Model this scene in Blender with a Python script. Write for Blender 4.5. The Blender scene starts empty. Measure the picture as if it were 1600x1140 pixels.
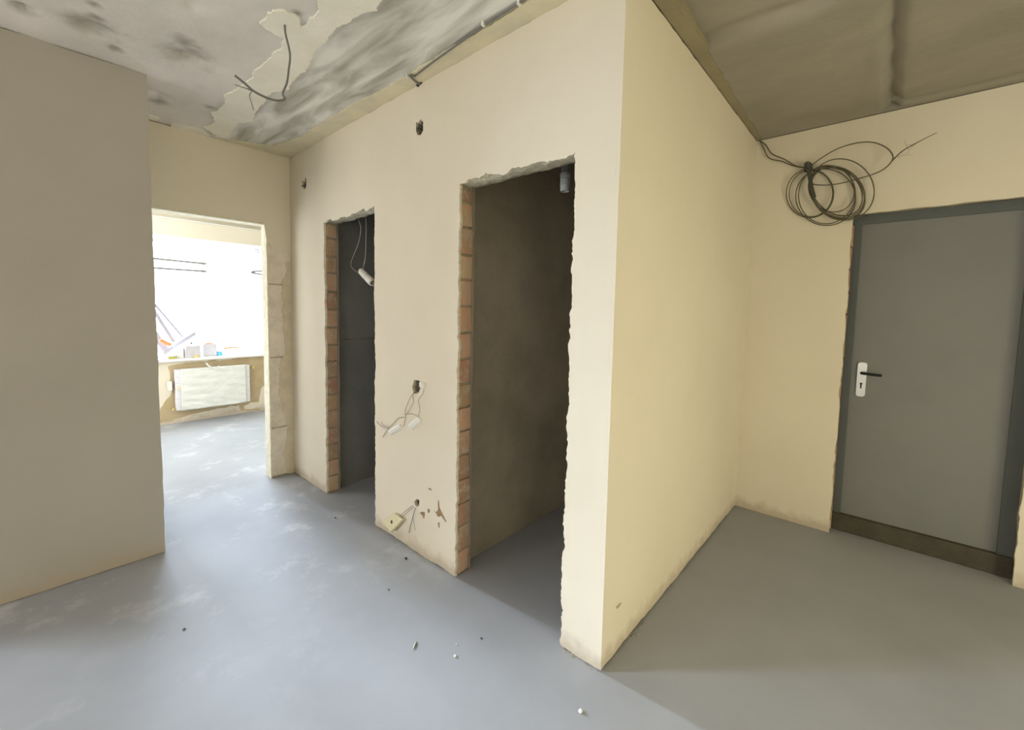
import bpy, bmesh, math, random
from math import sin, cos, pi
from mathutils import Vector, Matrix, noise
from mathutils.geometry import tessellate_polygon

random.seed(7)
sc = bpy.context.scene
col = sc.collection

# ------------------------------------------------------------------ camera
FPX, CX, CY = 663.054, 769.376, 532.358
YAW, PITCH, ROLL = 0.8235, -0.0718, 0.0172
CAM = Vector((0, 0, 1.5))
_f = Vector((sin(YAW) * cos(PITCH), cos(YAW) * cos(PITCH), sin(PITCH)))
_r0 = Vector((cos(YAW), -sin(YAW), 0)); _u0 = _r0.cross(_f)
_r = _r0 * cos(ROLL) + _u0 * sin(ROLL); _u = -_r0 * sin(ROLL) + _u0 * cos(ROLL)
cd = bpy.data.cameras.new('camera'); cam = bpy.data.objects.new('camera', cd); col.objects.link(cam)
cam.matrix_world = Matrix(((_r.x, _u.x, -_f.x, 0), (_r.y, _u.y, -_f.y, 0), (_r.z, _u.z, -_f.z, 1.5), (0, 0, 0, 1)))
cd.sensor_width = 36; cd.lens = FPX / 1600 * 36
cd.shift_x = (800 - CX) / 1600; cd.shift_y = -(570 - CY) / 1600
cd.clip_start = 0.02
sc.camera = cam

# ------------------------------------------------------------------ light and exposure
sc.view_settings.view_transform = 'Standard'; sc.view_settings.look = 'None'
sc.view_settings.gamma = 1; sc.view_settings.use_curve_mapping = False
sc.view_settings.exposure = 0.30
w = bpy.data.worlds.new('overcast_sky'); sc.world = w; w.use_nodes = True
w.node_tree.nodes['Background'].inputs[0].default_value = (0.82, 0.92, 1.0, 1)
w.node_tree.nodes['Background'].inputs[1].default_value = 11.0

def area(name, loc, direction, sx, sy, L, colr, portal=False):
    ld = bpy.data.lights.new(name, 'AREA'); ld.shape = 'RECTANGLE'; ld.size = sx; ld.size_y = sy
    ld.energy = L * pi * sx * sy; ld.color = colr
    if portal: ld.cycles.is_portal = True
    o = bpy.data.objects.new(name, ld); col.objects.link(o); o.location = loc
    o.rotation_euler = Vector(direction).to_track_quat('-Z', 'Z').to_euler()
    return o
# sky seen through the window in view
area('window_portal', (1.46, 6.93, 1.6), (0, -1, 0), 2.55, 1.55, 1, (1, 1, 1), True)
# low hazy sun: a broad glow, and the veiled disc itself whose light grazes along the middle wall
def sun(name, energy, angle, direction, colr):
    d = bpy.data.lights.new(name, 'SUN'); d.energy = energy; d.angle = angle; d.color = colr
    o = bpy.data.objects.new(name, d); col.objects.link(o); o.location = (1, 14, 5)
    o.rotation_euler = Vector(direction).to_track_quat('-Z', 'Z').to_euler()
sun('hazy_glow', 8.0, .36, (-.15, -1, -.306), (.74, .83, 1.0))
sun('veiled_sun', 3.2, .06, (.098, -1, -.315), (.78, .86, 1.0))
# added unseen fill lights; only window_daylight is inferred, from the shadow edges
area('bright_room_fill', (-.44, 5.3, 1.5), (1, 0, 0), 1.6, 1.5, 4.3, (.95, .97, 1.0))
area('window_daylight', (-2.0, 4.6, 1.75), (.68, -.73, -.3), .32, 1.3, 20, (.76, .88, 1.0)).data.spread = 1.0
area('far_left_fill', (-4.14, 3.0, 1.35), (1, -.02, .12), 1.5, 1.6, 11.2, (.97, .96, .90))
area('near_left_fill', (-4.14, .5, 1.5), (1, .05, 0), 1.8, 1.7, 2.3, (.94, .96, .92))
# warm fill lights added behind the camera to lift the corridor walls
area('rear_fill', (1.5, -2.26, .95), (0.08, 1, 0.05), 1.0, 1.4, 7.9, (1.0, 0.93, 0.60))
area('rear_side_fill', (-0.9, -2.26, .95), (0.3, .95, 0.05), 1.2, 1.4, 1.8, (1.0, 0.84, 0.42))

# ------------------------------------------------------------------ plan (metres)
XA, YC, YV, X7, YL, XL, H = 1.549, 0.786, 3.861, 3.697, 3.129, 0.483, 2.787

def ray(px, py): return _f + _r * ((px - CX) / FPX) - _u * ((py - CY) / FPX)
def on(ax, v, px, py):          # the point of plane axis=v that the photograph shows at (px, py)
    d = ray(px, py); return CAM + d * ((v - CAM[ax]) / d[ax])

# ------------------------------------------------------------------ object helpers
def tag(o, label=None, cat=None, group=None, kind=None):
    if label: o['label'] = label
    if cat: o['category'] = cat
    if group: o['group'] = group
    if kind: o['kind'] = kind
    return o
def empty(name, loc, label=None, cat=None, group=None, kind=None):
    o = bpy.data.objects.new(name, None); o.empty_display_size = .05; col.objects.link(o); o.location = loc
    return tag(o, label, cat, group, kind)
def obj(name, bm, mat, parent=None, smooth=False, keep=False):
    me = bpy.data.meshes.new(name)
    if not keep: bmesh.ops.recalc_face_normals(bm, faces=bm.faces)
    bm.to_mesh(me); bm.free()
    if smooth:
        for p in me.polygons: p.use_smooth = True
    me.materials.append(mat)
    o = bpy.data.objects.new(name, me); col.objects.link(o)
    if parent:
        o.parent = parent; o.matrix_parent_inverse = parent_world(parent).inverted()
    return o
def parent_world(o):
    m = Matrix.LocRotScale(o.location, o.rotation_euler, o.scale)
    return (parent_world(o.parent) @ o.matrix_parent_inverse @ m) if o.parent else m
def box(bm, a, b, bev=0.0):
    a, b = Vector(a), Vector(b)
    r = bmesh.ops.create_cube(bm, size=1)
    vs = r['verts']
    for v in vs: v.co = Vector(((a[i] + b[i]) / 2 + v.co[i] * (b[i] - a[i]) for i in range(3)))
    if bev:
        es = list({e for v in vs for e in v.link_edges})
        bmesh.ops.bevel(bm, geom=es, offset=bev, segments=2, affect='EDGES', profile=.5)
    return vs
def obox(name, a, b, mat, parent=None, bev=0.0):
    bm = bmesh.new(); box(bm, a, b, bev); return obj(name, bm, mat, parent)
def catmull(pts, n=6, closed=False):
    pts = [Vector(p) for p in pts]; out = []
    m = len(pts); rng = range(m if closed else m - 1)
    for i in rng:
        if closed: p0, p1, p2, p3 = pts[i - 1], pts[i], pts[(i + 1) % m], pts[(i + 2) % m]
        else: p0, p1, p2, p3 = pts[max(i - 1, 0)], pts[i], pts[i + 1], pts[min(i + 2, m - 1)]
        for k in range(n):
            t = k / n
            out.append(.5 * ((2 * p1) + (p2 - p0) * t + (2 * p0 - 5 * p1 + 4 * p2 - p3) * t * t + (-p0 + 3 * p1 - 3 * p2 + p3) * t ** 3))
    if not closed: out.append(pts[-1])
    return out
def tube(bm, pts, r, seg=6, closed=False, taper=None):
    n = len(pts); rings = []
    up = Vector((0.31, 0.22, 0.93))
    for i, p in enumerate(pts):
        a = pts[i - 1] if (i > 0 or closed) else p
        b = pts[(i + 1) % n] if (i < n - 1 or closed) else p
        t = (b - a).normalized()
        s = t.cross(up)
        if s.length < .05: s = t.cross(Vector((1, 0, 0)))
        s.normalize(); q = s.cross(t)
        rr = r if taper is None else r * (1 + (taper - 1) * i / max(n - 1, 1))
        rings.append([bm.verts.new(p + (s * cos(2 * pi * k / seg) + q * sin(2 * pi * k / seg)) * rr) for k in range(seg)])
    for i in range(n if closed else n - 1):
        A, B = rings[i], rings[(i + 1) % n]
        for k in range(seg): bm.faces.new((A[k], A[(k + 1) % seg], B[(k + 1) % seg], B[k]))
    if not closed:
        bm.faces.new(rings[0]); bm.faces.new(rings[-1])
def wire(name, pts, r, mat, parent=None, n=6, closed=False, taper=None, seg=6):
    bm = bmesh.new(); tube(bm, catmull(pts, n, closed), r, seg, closed, taper)
    return obj(name, bm, mat, parent, True)
def jag(pts, amp, step=.022, seed=0, closed=False, keep=()):
    """subdivide a polyline (2D) and push the points sideways like broken plaster"""
    out = []; m = len(pts)
    rnd = random.Random(seed)
    for i in range(m if closed else m - 1):
        a, b = Vector(pts[i]), Vector(pts[(i + 1) % m]); d = b - a; L = d.length
        n = max(1, int(L / step)); nn = Vector((-d.y, d.x)).normalized()
        for k in range(n):
            if k == 0: out.append(a.copy()); continue
            t = (k + rnd.uniform(-.3, .3)) / n
            q = a + d * t
            o = noise.fractal(Vector((q.x * 9 + seed, q.y * 9, seed * 1.7)), .8, 2.2, 4) * amp * 1.3 + rnd.uniform(-.35, .35) * amp
            out.append(q + nn * o)
    if not closed: out.append(Vector(pts[-1]))
    return out
def plate(name, loops, place, th, mat, parent=None, rim=None):
    """solid plate: loops = [outline, hole, ...] in 2D; place(u, v, d) -> 3D with depth d"""
    bm = bmesh.new(); idx = []
    fl = [Vector((p[0], p[1], 0)) for lp in loops for p in lp]
    F = [bm.verts.new(place(p.x, p.y, 0)) for p in fl]
    B = [bm.verts.new(place(p.x, p.y, th)) for p in fl]
    tris = tessellate_polygon([[Vector((p[0], p[1], 0)) for p in lp] for lp in loops])
    for t in tris:
        try: bm.faces.new([F[i] for i in t]); bm.faces.new([B[i] for i in reversed(t)])
        except ValueError: pass
    s = 0
    for lp in loops:
        n = len(lp)
        for k in range(n):
            a, b = s + k, s + (k + 1) % n
            try: bm.faces.new((F[a], F[b], B[b], B[a])).material_index = 1 if rim else 0
            except ValueError: pass
        s += n
    o = obj(name, bm, mat, parent)
    if rim: o.data.materials.append(rim)
    return o
def blob(cx, cy, rx, ry, n=12, seed=0, amp=.3, rot=0.0):
    rnd = random.Random(seed); out = []
    for k in range(n):
        a = 2 * pi * k / n; q = 1 + rnd.uniform(-amp, amp)
        x, y = cos(a) * rx * q, sin(a) * ry * q
        out.append(Vector((cx + x * cos(rot) - y * sin(rot), cy + x * sin(rot) + y * cos(rot))))
    return out
def px_poly(ax, v, pts, uv):    # pixels of a flat mark -> 2D coordinates in its wall
    return [Vector([on(ax, v, *p)[i] for i in uv]) for p in pts]

# ------------------------------------------------------------------ materials
def mat(name, c1, c2=None, scale=4.0, rough=.85, bump=.15, bscale=60.0, stretch=(1, 1, 1), metal=0.0, spec=.3, lo=.35, hi=.65, rnd=0.0, extra=None):
    m = bpy.data.materials.new(name); m.use_nodes = True
    nt = m.node_tree; N = nt.nodes; Lk = nt.links; bs = N['Principled BSDF']
    bs.inputs['Roughness'].default_value = rough; bs.inputs['Metallic'].default_value = metal
    bs.inputs['Specular IOR Level'].default_value = spec
    tc = N.new('ShaderNodeNewGeometry')
    mp = N.new('ShaderNodeMapping'); mp.inputs['Scale'].default_value = stretch; Lk.new(tc.outputs['Position'], mp.inputs[0])
    c2 = c2 or c1
    nz = N.new('ShaderNodeTexNoise'); nz.inputs['Scale'].default_value = scale; nz.inputs['Detail'].default_value = 6
    nz.inputs['Roughness'].default_value = .6
    Lk.new(mp.outputs[0], nz.inputs['Vector'])
    mr = N.new('ShaderNodeMapRange'); mr.inputs[1].default_value = lo; mr.inputs[2].default_value = hi
    Lk.new(nz.outputs['Fac'], mr.inputs[0])
    mx = N.new('ShaderNodeMix'); mx.data_type = 'RGBA'; mx.inputs[6].default_value = (*c1, 1); mx.inputs[7].default_value = (*c2, 1)
    Lk.new(mr.outputs[0], mx.inputs[0]); out = mx.outputs[2]
    if rnd:
        oi = N.new('ShaderNodeObjectInfo'); hs = N.new('ShaderNodeHueSaturation')
        a = N.new('ShaderNodeMapRange'); a.inputs[3].default_value = 1 - rnd; a.inputs[4].default_value = 1 + rnd
        Lk.new(oi.outputs['Random'], a.inputs[0]); Lk.new(a.outputs[0], hs.inputs['Value'])
        b = N.new('ShaderNodeMapRange'); b.inputs[3].default_value = .49; b.inputs[4].default_value = .515
        ml = N.new('ShaderNodeMath'); ml.operation = 'MULTIPLY'; ml.inputs[1].default_value = 7.31
        fr = N.new('ShaderNodeMath'); fr.operation = 'FRACT'
        Lk.new(oi.outputs['Random'], ml.inputs[0]); Lk.new(ml.outputs[0], fr.inputs[0]); Lk.new(fr.outputs[0], b.inputs[0])
        Lk.new(b.outputs[0], hs.inputs['Hue']); Lk.new(out, hs.inputs['Color']); out = hs.outputs[0]
    if extra: out = extra(nt, tc, out)
    Lk.new(out, bs.inputs['Base Color'])
    if bump:
        n2 = N.new('ShaderNodeTexNoise'); n2.inputs['Scale'].default_value = bscale; n2.inputs['Detail'].default_value = 5
        Lk.new(tc.outputs['Position'], n2.inputs['Vector'])
        bp = N.new('ShaderNodeBump'); bp.inputs['Strength'].default_value = bump; bp.inputs['Distance'].default_value = .01
        Lk.new(n2.outputs['Fac'], bp.inputs['Height']); Lk.new(bp.outputs[0], bs.inputs['Normal'])
    return m

def speckle(colr, scale, thr, soft=.03, amount=.6, region=None):
    def f(nt, tc, prev):
        N, Lk = nt.nodes, nt.links
        a = N.new('ShaderNodeTexNoise'); a.inputs['Scale'].default_value = scale; a.inputs['Detail'].default_value = 8; a.inputs['Roughness'].default_value = .7
        Lk.new(tc.outputs['Position'], a.inputs['Vector'])
        r = N.new('ShaderNodeMapRange'); r.inputs[1].default_value = thr; r.inputs[2].default_value = thr + soft; r.inputs[4].default_value = amount
        Lk.new(a.outputs['Fac'], r.inputs[0])
        m = N.new('ShaderNodeMix'); m.data_type = 'RGBA'; m.inputs[7].default_value = (*colr, 1)
        Lk.new(r.outputs[0], m.inputs[0]); Lk.new(prev, m.inputs[6]); return m.outputs[2]
    return f
def base_dirt(nt, tc, prev):      # scuffed, damp-stained plaster along the foot of the wall
    N, Lk = nt.nodes, nt.links
    sx = N.new('ShaderNodeSeparateXYZ'); Lk.new(tc.outputs['Position'], sx.inputs[0])
    a = N.new('ShaderNodeTexNoise'); a.inputs['Scale'].default_value = 14; a.inputs['Detail'].default_value = 6; Lk.new(tc.outputs['Position'], a.inputs['Vector'])
    ad = N.new('ShaderNodeMath'); ad.operation = 'MULTIPLY_ADD'; ad.inputs[1].default_value = -.14; Lk.new(a.outputs['Fac'], ad.inputs[0]); Lk.new(sx.outputs['Z'], ad.inputs[2])
    r = N.new('ShaderNodeMapRange'); r.inputs[1].default_value = -.045; r.inputs[2].default_value = .02; r.inputs[3].default_value = .62; r.inputs[4].default_value = 0
    Lk.new(ad.outputs[0], r.inputs[0])
    m = N.new('ShaderNodeMix'); m.data_type = 'RGBA'; m.inputs[7].default_value = (.50, .41, .31, 1)
    Lk.new(r.outputs[0], m.inputs[0]); Lk.new(prev, m.inputs[6]); return m.outputs[2]
def floor_dust(nt, tc, prev):     # pale plaster dust trodden into the grey coating, thickest by the bright room
    N, Lk = nt.nodes, nt.links
    a = N.new('ShaderNodeTexNoise'); a.inputs['Scale'].default_value = 2.2; a.inputs['Detail'].default_value = 10; a.inputs['Roughness'].default_value = .72
    Lk.new(tc.outputs['Position'], a.inputs['Vector'])
    r = N.new('ShaderNodeMapRange'); r.inputs[1].default_value = .54; r.inputs[2].default_value = .68; r.inputs[4].default_value = .5
    Lk.new(a.outputs['Fac'], r.inputs[0])
    sx = N.new('ShaderNodeSeparateXYZ'); Lk.new(tc.outputs['Position'], sx.inputs[0])
    g = N.new('ShaderNodeMapRange'); g.inputs[1].default_value = 1.3; g.inputs[2].default_value = 2.8; Lk.new(sx.outputs['Y'], g.inputs[0])
    ml = N.new('ShaderNodeMath'); ml.operation = 'MULTIPLY'; Lk.new(r.outputs[0], ml.inputs[0]); Lk.new(g.outputs[0], ml.inputs[1])
    m = N.new('ShaderNodeMix'); m.data_type = 'RGBA'; m.inputs[7].default_value = (.70, .705, .72, 1)
    Lk.new(ml.outputs[0], m.inputs[0]); Lk.new(prev, m.inputs[6])
    return speckle((.78, .79, .8), 95, .735, .02, .55)(nt, tc, m.outputs[2])

M = {}
M['plaster'] = mat('cream_plaster', (.84, .765, .635), (.805, .73, .60), 1.6, .9, .035, 40, extra=base_dirt)
M['pier'] = mat('darker_greyish_plaster', (.49, .455, .40), (.455, .42, .37), 1.3, .9, .03, 40, extra=base_dirt)  # toned darker and greyer than the cream plaster
M['plaster_edge'] = mat('broken_plaster', (.90, .86, .74), (.76, .70, .53), 22, .95, .4, 70)
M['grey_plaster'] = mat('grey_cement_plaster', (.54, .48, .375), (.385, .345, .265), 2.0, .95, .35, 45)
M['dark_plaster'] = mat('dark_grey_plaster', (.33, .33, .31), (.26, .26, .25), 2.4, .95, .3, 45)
M['mortar'] = mat('mortar', (.58, .51, .39), (.46, .40, .30), 18, .95, .9, 60)
M['brick'] = mat('clay_brick', (.66, .37, .25), (.60, .44, .30), 11, .92, .8, 55, rnd=.2, extra=speckle((.64, .54, .40), 18, .53, .08, .75))
M['lintel'] = mat('rough_lintel_concrete', (.90, .85, .68), (.74, .69, .52), 16, .95, 1.0, 45)
M['block'] = mat('gypsum_block', (.88, .80, .69), (.70, .63, .53), 7, .95, .6, 60, rnd=.05, extra=speckle((.84, .78, .70), 18, .52, .05, .75))
M['filler'] = mat('yellow_filler', (.78, .68, .52), (.66, .57, .43), 8, .95, .5, 40)
M['wall_patch'] = mat('ochre_wall_patch', (.50, .39, .23), (.56, .45, .29), 7, .95, .3, 40)
def pit_shade_streaks(nt, prev, tc):       # pit shade painted into the concrete colour, and a streakier strip beside the wall
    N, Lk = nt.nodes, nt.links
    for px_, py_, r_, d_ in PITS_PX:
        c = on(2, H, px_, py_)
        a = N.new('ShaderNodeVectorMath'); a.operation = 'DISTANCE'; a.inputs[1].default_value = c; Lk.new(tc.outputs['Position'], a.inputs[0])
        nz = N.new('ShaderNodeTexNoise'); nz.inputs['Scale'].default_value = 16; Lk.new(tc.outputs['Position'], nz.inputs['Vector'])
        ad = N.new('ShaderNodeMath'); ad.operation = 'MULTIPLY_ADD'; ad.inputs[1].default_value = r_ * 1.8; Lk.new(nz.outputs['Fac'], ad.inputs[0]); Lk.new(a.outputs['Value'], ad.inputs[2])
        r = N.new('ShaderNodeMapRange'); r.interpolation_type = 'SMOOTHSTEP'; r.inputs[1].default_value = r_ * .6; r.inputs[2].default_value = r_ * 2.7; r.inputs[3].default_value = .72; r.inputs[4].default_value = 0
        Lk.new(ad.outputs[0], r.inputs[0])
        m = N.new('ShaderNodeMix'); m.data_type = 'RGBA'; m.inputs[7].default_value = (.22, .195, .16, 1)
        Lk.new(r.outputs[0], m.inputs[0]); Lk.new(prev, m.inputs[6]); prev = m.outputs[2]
    sx = N.new('ShaderNodeSeparateXYZ'); Lk.new(tc.outputs['Position'], sx.inputs[0])
    g = N.new('ShaderNodeMapRange'); g.inputs[1].default_value = .86; g.inputs[2].default_value = .95; Lk.new(sx.outputs['X'], g.inputs[0])
    mp = N.new('ShaderNodeMapping'); mp.inputs['Scale'].default_value = (5.5, 1.1, 1); Lk.new(tc.outputs['Position'], mp.inputs[0])
    n2 = N.new('ShaderNodeTexNoise'); n2.inputs['Scale'].default_value = 1.6; n2.inputs['Detail'].default_value = 5; n2.inputs['Distortion'].default_value = .5; Lk.new(mp.outputs[0], n2.inputs['Vector'])
    cr = N.new('ShaderNodeMapRange'); cr.inputs[1].default_value = .36; cr.inputs[2].default_value = .62; Lk.new(n2.outputs['Fac'], cr.inputs[0])
    st = N.new('ShaderNodeMix'); st.data_type = 'RGBA'; st.inputs[6].default_value = (.42, .41, .35, 1); st.inputs[7].default_value = (.86, .85, .82, 1); Lk.new(cr.outputs[0], st.inputs[0])
    g2 = N.new('ShaderNodeMapRange'); g2.inputs[1].default_value = 1.62; g2.inputs[2].default_value = 1.50; Lk.new(sx.outputs['X'], g2.inputs[0])
    gm = N.new('ShaderNodeMath'); gm.operation = 'MULTIPLY'; Lk.new(g.outputs[0], gm.inputs[0]); Lk.new(g2.outputs[0], gm.inputs[1])
    m = N.new('ShaderNodeMix'); m.data_type = 'RGBA'; Lk.new(gm.outputs[0], m.inputs[0]); Lk.new(prev, m.inputs[6]); Lk.new(st.outputs[2], m.inputs[7])
    return m.outputs[2]
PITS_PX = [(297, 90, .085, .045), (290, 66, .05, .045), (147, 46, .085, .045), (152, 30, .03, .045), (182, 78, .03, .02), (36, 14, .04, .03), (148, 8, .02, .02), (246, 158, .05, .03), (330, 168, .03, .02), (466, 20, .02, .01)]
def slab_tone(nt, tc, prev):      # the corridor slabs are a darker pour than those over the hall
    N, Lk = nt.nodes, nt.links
    prev = pit_shade_streaks(nt, prev, tc)
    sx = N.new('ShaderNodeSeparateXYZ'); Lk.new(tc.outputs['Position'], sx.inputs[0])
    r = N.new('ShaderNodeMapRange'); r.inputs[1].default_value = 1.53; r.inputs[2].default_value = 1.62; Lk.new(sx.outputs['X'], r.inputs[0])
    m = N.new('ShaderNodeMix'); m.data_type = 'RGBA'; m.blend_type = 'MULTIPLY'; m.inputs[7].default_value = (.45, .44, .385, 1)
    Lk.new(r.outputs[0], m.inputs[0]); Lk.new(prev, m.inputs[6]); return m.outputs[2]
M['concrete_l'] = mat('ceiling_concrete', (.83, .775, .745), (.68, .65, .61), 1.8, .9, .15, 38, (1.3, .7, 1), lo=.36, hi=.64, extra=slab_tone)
M['ceil_fill'] = mat('white_joint_filler', (.95, .91, .81), (.88, .84, .73), 6, .95, .3, 40)
M['ceil_olive'] = mat('olive_ceiling_mortar', (.36, .31, .20), (.30, .265, .18), 5, .95, .4, 35)
M['ceil_yellow'] = mat('yellowed_ceiling_mortar', (.80, .72, .52), (.68, .63, .48), 5, .95, .4, 35)
M['floor'] = mat('grey_floor_coating', (.40, .41, .44), (.35, .36, .385), 1.3, .78, .05, 30, spec=.12, extra=floor_dust)
M['door'] = mat('grey_steel_door', (.23, .23, .225), (.205, .205, .20), 1.4, .5, .04, 90, spec=.4)
M['door_frame'] = mat('dark_door_frame', (.125, .135, .135), (.105, .115, .115), 2, .55, .05, 80)
M['threshold'] = mat('raw_threshold', (.10, .088, .065), (.075, .065, .05), 9, .9, .6, 50)
M['steel'] = mat('brushed_nickel', (.72, .72, .68), None, 3, .32, 0, metal=.75)
M['black'] = mat('black_plastic', (.02, .02, .018), None, 3, .5, 0)
M['cable'] = mat('dark_cable', (.10, .098, .085), None, 30, .7, 0)
M['cable_grey'] = mat('grey_cable', (.20, .195, .185), None, 30, .7, 0)
M['cable_olive'] = mat('dusty_cable', (.16, .145, .095), (.12, .11, .08), 30, .7, 0)
M['wire_white'] = mat('pale_wire', (.62, .60, .56), None, 30, .6, 0)
M['wire_brown'] = mat('brown_wire', (.25, .18, .14), None, 30, .6, 0)
M['white'] = mat('white_plastic', (.86, .83, .77), None, 3, .45, 0, spec=.4)
M['socket'] = mat('yellowed_plastic', (.80, .72, .47), (.74, .66, .42), 30, .5, .05)
M['pvc'] = mat('white_window_profile', (.88, .88, .88), None, 3, .35, 0, spec=.4)
M['profile'] = mat('grey_lilac_plastic', (.40, .38, .46), None, 3, .45, 0)
M['pipe'] = mat('grey_sewer_pipe', (.34, .345, .35), None, 3, .45, 0)
M['pipe_l'] = mat('pale_grey_coupling', (.60, .62, .64), None, 3, .45, 0)
M['film'] = mat('wrapping_film', (.74, .75, .70), (.84, .84, .80), 7, .28, 1.0, 9, (1, 1, 4), spec=.6)
M['radiator'] = mat('radiator_enamel', (.80, .79, .84), None, 3, .35, 0, spec=.5)
M['brass'] = mat('brass', (.80, .62, .22), None, 3, .35, 0, metal=.6)
M['carton'] = mat('pale_carton', (.66, .64, .68), (.60, .58, .62), 20, .8, .05)
M['orange'] = mat('orange_plastic', (.80, .28, .12), None, 3, .5, 0)
M['blue'] = mat('cyan_plastic', (.16, .55, .74), None, 3, .5, 0)
M['yellow'] = mat('olive_plastic', (.50, .42, .10), None, 3, .5, 0)
M['green'] = mat('green_plastic', (.15, .40, .20), None, 3, .5, 0)
M['chip'] = mat('plaster_chip', (.85, .84, .80), None, 3, .9, .2)
M['dark_hole'] = mat('dark_rubble', (.10, .088, .075), (.05, .045, .04), 40, .95, 1.0, 80)
M['gouge'] = mat('gouged_brown_base', (.42, .29, .17), (.34, .24, .15), 30, .95, .6, 60)
_g = bpy.data.materials.new('window_glass'); _g.use_nodes = True
_n = _g.node_tree.nodes; _n.clear(); _o = _n.new('ShaderNodeOutputMaterial'); _mx = _n.new('ShaderNodeMixShader'); _mx.inputs[0].default_value = .06
_t = _n.new('ShaderNodeBsdfTransparent'); _t.inputs[0].default_value = (.95, .97, .97, 1); _gl = _n.new('ShaderNodeBsdfGlossy'); _gl.inputs['Roughness'].default_value = .02
_g.node_tree.links.new(_t.outputs[0], _mx.inputs[1]); _g.node_tree.links.new(_gl.outputs[0], _mx.inputs[2]); _g.node_tree.links.new(_mx.outputs[0], _o.inputs[0])
M['glass'] = _g

# ================================================================== STRUCTURE
# ---- floor
fl = bmesh.new(); box(fl, (-4.3, -2.4, -.12), (4.3, 7.0, 0))
floor = tag(obj('floor', fl, M['floor']), 'smooth grey-coated concrete floor running through hall and rooms', 'floor', kind='structure')

# ---- ceiling: a relief grid over the hall, with pits and slab joints in real depth
pits = [(297, 95, .085, .035), (147, 50, .08, .035), (182, 78, .02, .02), (300, 12, .05, .02), (36, 14, .03, .03), (148, 8, .015, .02), (246, 150, .05, .03)]
PIT = [(on(2, H, a, b), r, d) for a, b, r, d in pits]
def ceil_h(x, y):
    z = 0.0
    v = Vector((x * 3.1, y * 1.3, 0))
    z += noise.fractal(v, 1, 2.1, 4) * .004
    for c, r, d in PIT:
        dx, dy = x - c.x, y - c.y
        q = dx * dx + dy * dy
        if q < r * r * 6: z += d * math.exp(-q / (r * r) * (3.2 if dy > 0 else .9))
    if x > 1.6:
        g = math.exp(-((y - .055 - .012 * noise.noise(Vector((x * 6, 0, 3)))) / .026) ** 2) * (1 if x > 2.25 else 0)
        z += .05 * g
        z += .04 * math.exp(-((x - 3.60) / .022) ** 2) * (1 if y < .06 else 0)
        d = x - (2.26 + .04 * noise.noise(Vector((y * 4, 1, 9))))
        z += -.03 / (1 + math.exp(-d * 45)) + .03 + .035 * math.exp(-(d / .035) ** 2)
    return H + z
bm = bmesh.new()
x0, x1, y0, y1, st = -.46, 3.70, -1.3, 3.865, .02
nx, ny = int((x1 - x0) / st) + 1, int((y1 - y0) / st) + 1
G = [[bm.verts.new((x0 + i * st, y0 + j * st, ceil_h(x0 + i * st, y0 + j * st))) for j in range(ny)] for i in range(nx)]
for i in range(nx - 1):
    for j in range(ny - 1): bm.faces.new((G[i][j], G[i][j + 1], G[i + 1][j + 1], G[i + 1][j]))

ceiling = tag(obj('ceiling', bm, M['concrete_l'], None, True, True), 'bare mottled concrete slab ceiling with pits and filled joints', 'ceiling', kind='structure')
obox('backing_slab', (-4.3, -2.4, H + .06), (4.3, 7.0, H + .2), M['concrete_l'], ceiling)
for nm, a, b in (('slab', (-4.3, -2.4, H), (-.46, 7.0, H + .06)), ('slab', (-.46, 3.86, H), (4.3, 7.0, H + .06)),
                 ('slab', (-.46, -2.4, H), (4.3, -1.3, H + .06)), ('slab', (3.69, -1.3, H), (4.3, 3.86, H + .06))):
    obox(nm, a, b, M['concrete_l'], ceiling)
cp = lambda u, v, d: (u, v, H - .009 + d)
# pale filled joint: outline read off the photograph and carried onto the ceiling plane
jo = [(640, -60), (590, 14), (560, 22), (520, 48), (500, 70), (488, 84), (478, 110), (455, 125), (450, 138), (425, 143), (412, 158), (400, 172), (396, 188), (372, 190), (352, 214),
      (332, 207), (318, 196), (336, 188), (330, 176), (352, 160), (350, 150), (374, 134), (394, 120), (398, 108), (415, 96), (424, 84), (440, 74), (446, 58), (430, 52), (405, 34), (418, 18), (440, 14),
      (462, 22), (468, 40), (478, 38), (484, 26), (500, 14), (498, -10), (520, -60)]
jl = jag(px_poly(2, H, jo, (0, 1)), .011, .014, 3, True)
plate('joint_filler', [jl], cp, .012, M['ceil_fill'], ceiling)
jl = jag(px_poly(2, H, [(268, 192), (285, 194), (300, 197), (316, 200), (330, 212), (290, 205), (266, 199)], (0, 1)), .003, .02, 5, True)
plate('joint_filler', [jl], cp, .012, M['ceil_fill'], ceiling)
jl = jag(px_poly(2, H, [(232, 178), (249, 183), (246, 187), (232, 184)], (0, 1)), .002, .02, 5, True)
plate('joint_filler', [jl], cp, .012, M['ceil_fill'], ceiling)
# yellowed mortar strips where the ceiling meets the walls
st1 = [(XA + .02, -.0)]
a = [Vector((XA + .01, .79)), Vector((XA + .01, 3.855)), Vector((1.02, 3.855))]
b = jag([(1.10, 3.80), (1.36, 3.70), (1.42, 3.3), (1.42, 2.6), (1.455, 2.2), (1.45, 1.5), (1.44, .9), (1.44, .79)], .008, .016, 8)
plate('mortar_strip', [a + b], lambda u, v, d: (u, v, H - .008 + d), .02, M['ceil_yellow'], ceiling)
a = [Vector((3.695, .785)), Vector((XA + .02, .785))]
b = jag([(XA + .02, .66), (1.75, .70), (2.2, .72), (2.8, .735), (3.3, .745), (3.695, .75)], .006, .02, 9)
plate('mortar_strip', [a + b], lambda u, v, d: (u, v, H - .004 + d), .05, M['ceil_olive'], ceiling)

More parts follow.
